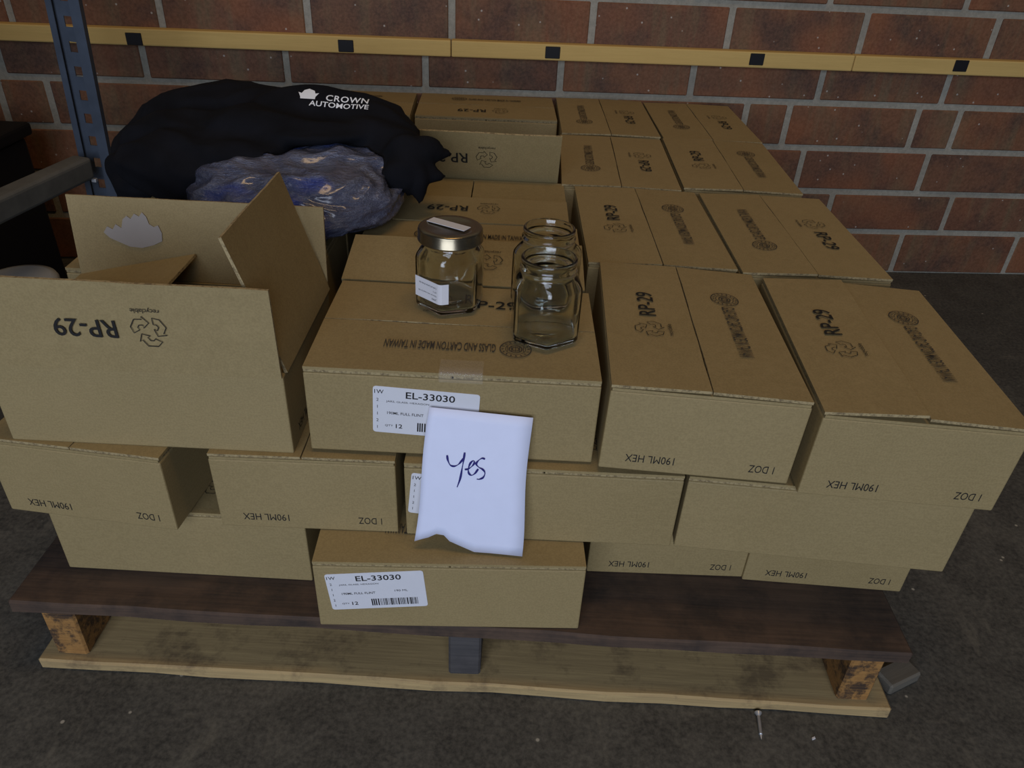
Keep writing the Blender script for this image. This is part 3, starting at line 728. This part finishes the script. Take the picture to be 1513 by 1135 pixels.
# ------------------------------------------------------------------ steel rack at the left
rack = thing('steel_rack', 'blue-grey perforated steel rack upright with horizontal beam at left', 'rack', (-0.770, 1.315, 0), (0, 0.052, 0))
def upright():
    bm = bmesh.new(); w, d, t, h = 0.054, 0.009, 0.002, 1.25
    bm_box(bm, -w/2, -w/2+t, -d, 0, 0, h); bm_box(bm, w/2-t, w/2, -d, 0, 0, h)             # side flanges
    bm_box(bm, -w/2, -w/2+0.010, -d-t, -d, 0, h); bm_box(bm, w/2-0.017, w/2, -d-t, -d, 0, h)     # front lips
    # web with slots: strips left and right of the holes and bridges between them
    bm_box(bm, -w/2+t, -0.007, -t, 0, 0, h); bm_box(bm, 0.007, w/2-t, -t, 0, 0, h)
    z = 0.0
    while z < h-0.045:
        bm_box(bm, -0.007, 0.007, -t, 0, z, z+0.022); z += 0.038
    return bm_mesh('upright', bm)
um = upright(); um.materials.append(M['steel'])
obj('upright', um, None, rack); obj('upright', um, None, rack, (-0.155, -1.05, 0))
bmm = box_mesh('beam', -0.017, 0.017, -0.998, 0.0, -0.019, 0.019, 0.006, 3)
obj('beam', bmm, M['beam'], rack, (-0.006, -0.036, 0.375), (0, 0, -0.135))
obj('hook_bolt', box_mesh('hook_bolt', -0.004, 0.004, -0.004, 0.004, -0.003, 0.003, 0.001), M['screw'], rack, (0.006, -0.035, 0.352))

obj('light_blocker_panel', box_mesh('light_blocker_panel', -0.90, 0.0, -0.003, 0.0, 0.02, 1.15), M['steel'], rack, (-0.13, -0.86, 0.03))  # added sheet outside the view, blocks the door light to darken the left corner
# things standing in the dark at the left
def tub():
    n = 40; prof = [(0.0, 0), (0.050, 0), (0.056, 0.225), (0.060, 0.227), (0.060, 0.237), (0.057, 0.243), (0.048, 0.245), (0.0, 0.243)]
    V = []; F = []
    for r, z in prof:
        for i in range(n): a = 2*math.pi*i/n; V.append((max(r, .0001)*math.cos(a), max(r, .0001)*math.sin(a), z))
    for q in range(len(prof)-1):
        for i in range(n): F.append((q*n+i, q*n+(i+1) % n, (q+1)*n+(i+1) % n, (q+1)*n+i))
    return mesh_from('plastic_tub', V, F, True)
tag(obj('plastic_tub', tub(), M['tub'], None, (-0.812, 1.10, 0.0)), 'white plastic tub peeking out behind the open carton at left edge', 'tub')
crate = thing('storage_crate', 'black plastic crate in the dark corner behind the rack beam', 'crate', (-1.17, 1.38, 0))
bm = bmesh.new(); bm_box(bm, -0.17, 0.17, -0.14, 0.14, 0, 0.35, 0.012, 3); obj('crate_body', bm_mesh('crate_body', bm), M['blackplastic'], crate)
obj('crate_lid', box_mesh('crate_lid', -0.18, 0.18, -0.15, 0.15, 0.35, 0.375, 0.006, 2), M['blackplastic'], crate)

# ------------------------------------------------------------------ small things on the floor
def screw_mesh():
    n = 14; prof = [(0.0002, 0.0), (0.0012, 0.004), (0.0016, 0.006)]
    z = 0.006
    while z < 0.026: prof += [(0.0021, z), (0.0014, z+0.0008)]; z += 0.0016
    prof += [(0.0018, 0.027), (0.0040, 0.0305), (0.0040, 0.0312), (0.0012, 0.0312), (0.0008, 0.0300), (0.0001, 0.0300)]
    V = []; F = []
    for r, zz in prof:
        for i in range(n): a = 2*math.pi*i/n; V.append((r*math.cos(a), r*math.sin(a), zz))
    for q in range(len(prof)-1):
        for i in range(n): F.append((q*n+i, q*n+(i+1) % n, (q+1)*n+(i+1) % n, (q+1)*n+i))
    return mesh_from('screw', V, F, True)
s = obj('screw', screw_mesh(), M['screw'], None, (0.3095, 0.5150, 0.0022), (math.radians(-88), 0, -0.12)); s.scale = (1.1, 1.1, 1.1); tag(s, 'zinc screw lying on the concrete in front of the pallet', 'screw')
oc = board('wood_offcut', -0.026, 0.026, -0.014, 0.014, 0.0005, 0.018, M['offcut'], None, 0.6); oc.location = (0.500, 0.607, 0); oc.rotation_euler = (0, 0, 0.45)
tag(oc, 'grey wood offcut lying beside the pallet right end', 'offcut')
def chip(x, y, a, sx, sy, lab):
    o = obj('paint_chip', mesh_from('paint_chip', [(-sx, -sy, 0), (sx*.8, -sy*.7, 0), (sx, sy, 0), (-sx*.6, sy*.8, 0), (-sx*.9, -sy*.8, .0012), (sx*.7, -sy*.6, .0014), (sx*.9, sy*.9, .0012), (-sx*.5, sy*.7, .001)],
        [(3,2,1,0), (4,5,6,7), (0,1,5,4), (1,2,6,5), (2,3,7,6), (3,0,4,7)]), M['label'], None, (x, y, 0.0002), (0, 0, a)); tag(o, lab, 'chip')
chip(0.372, 0.521, 0.3, 0.0026, 0.0016, 'small white chip on the floor right of the screw')
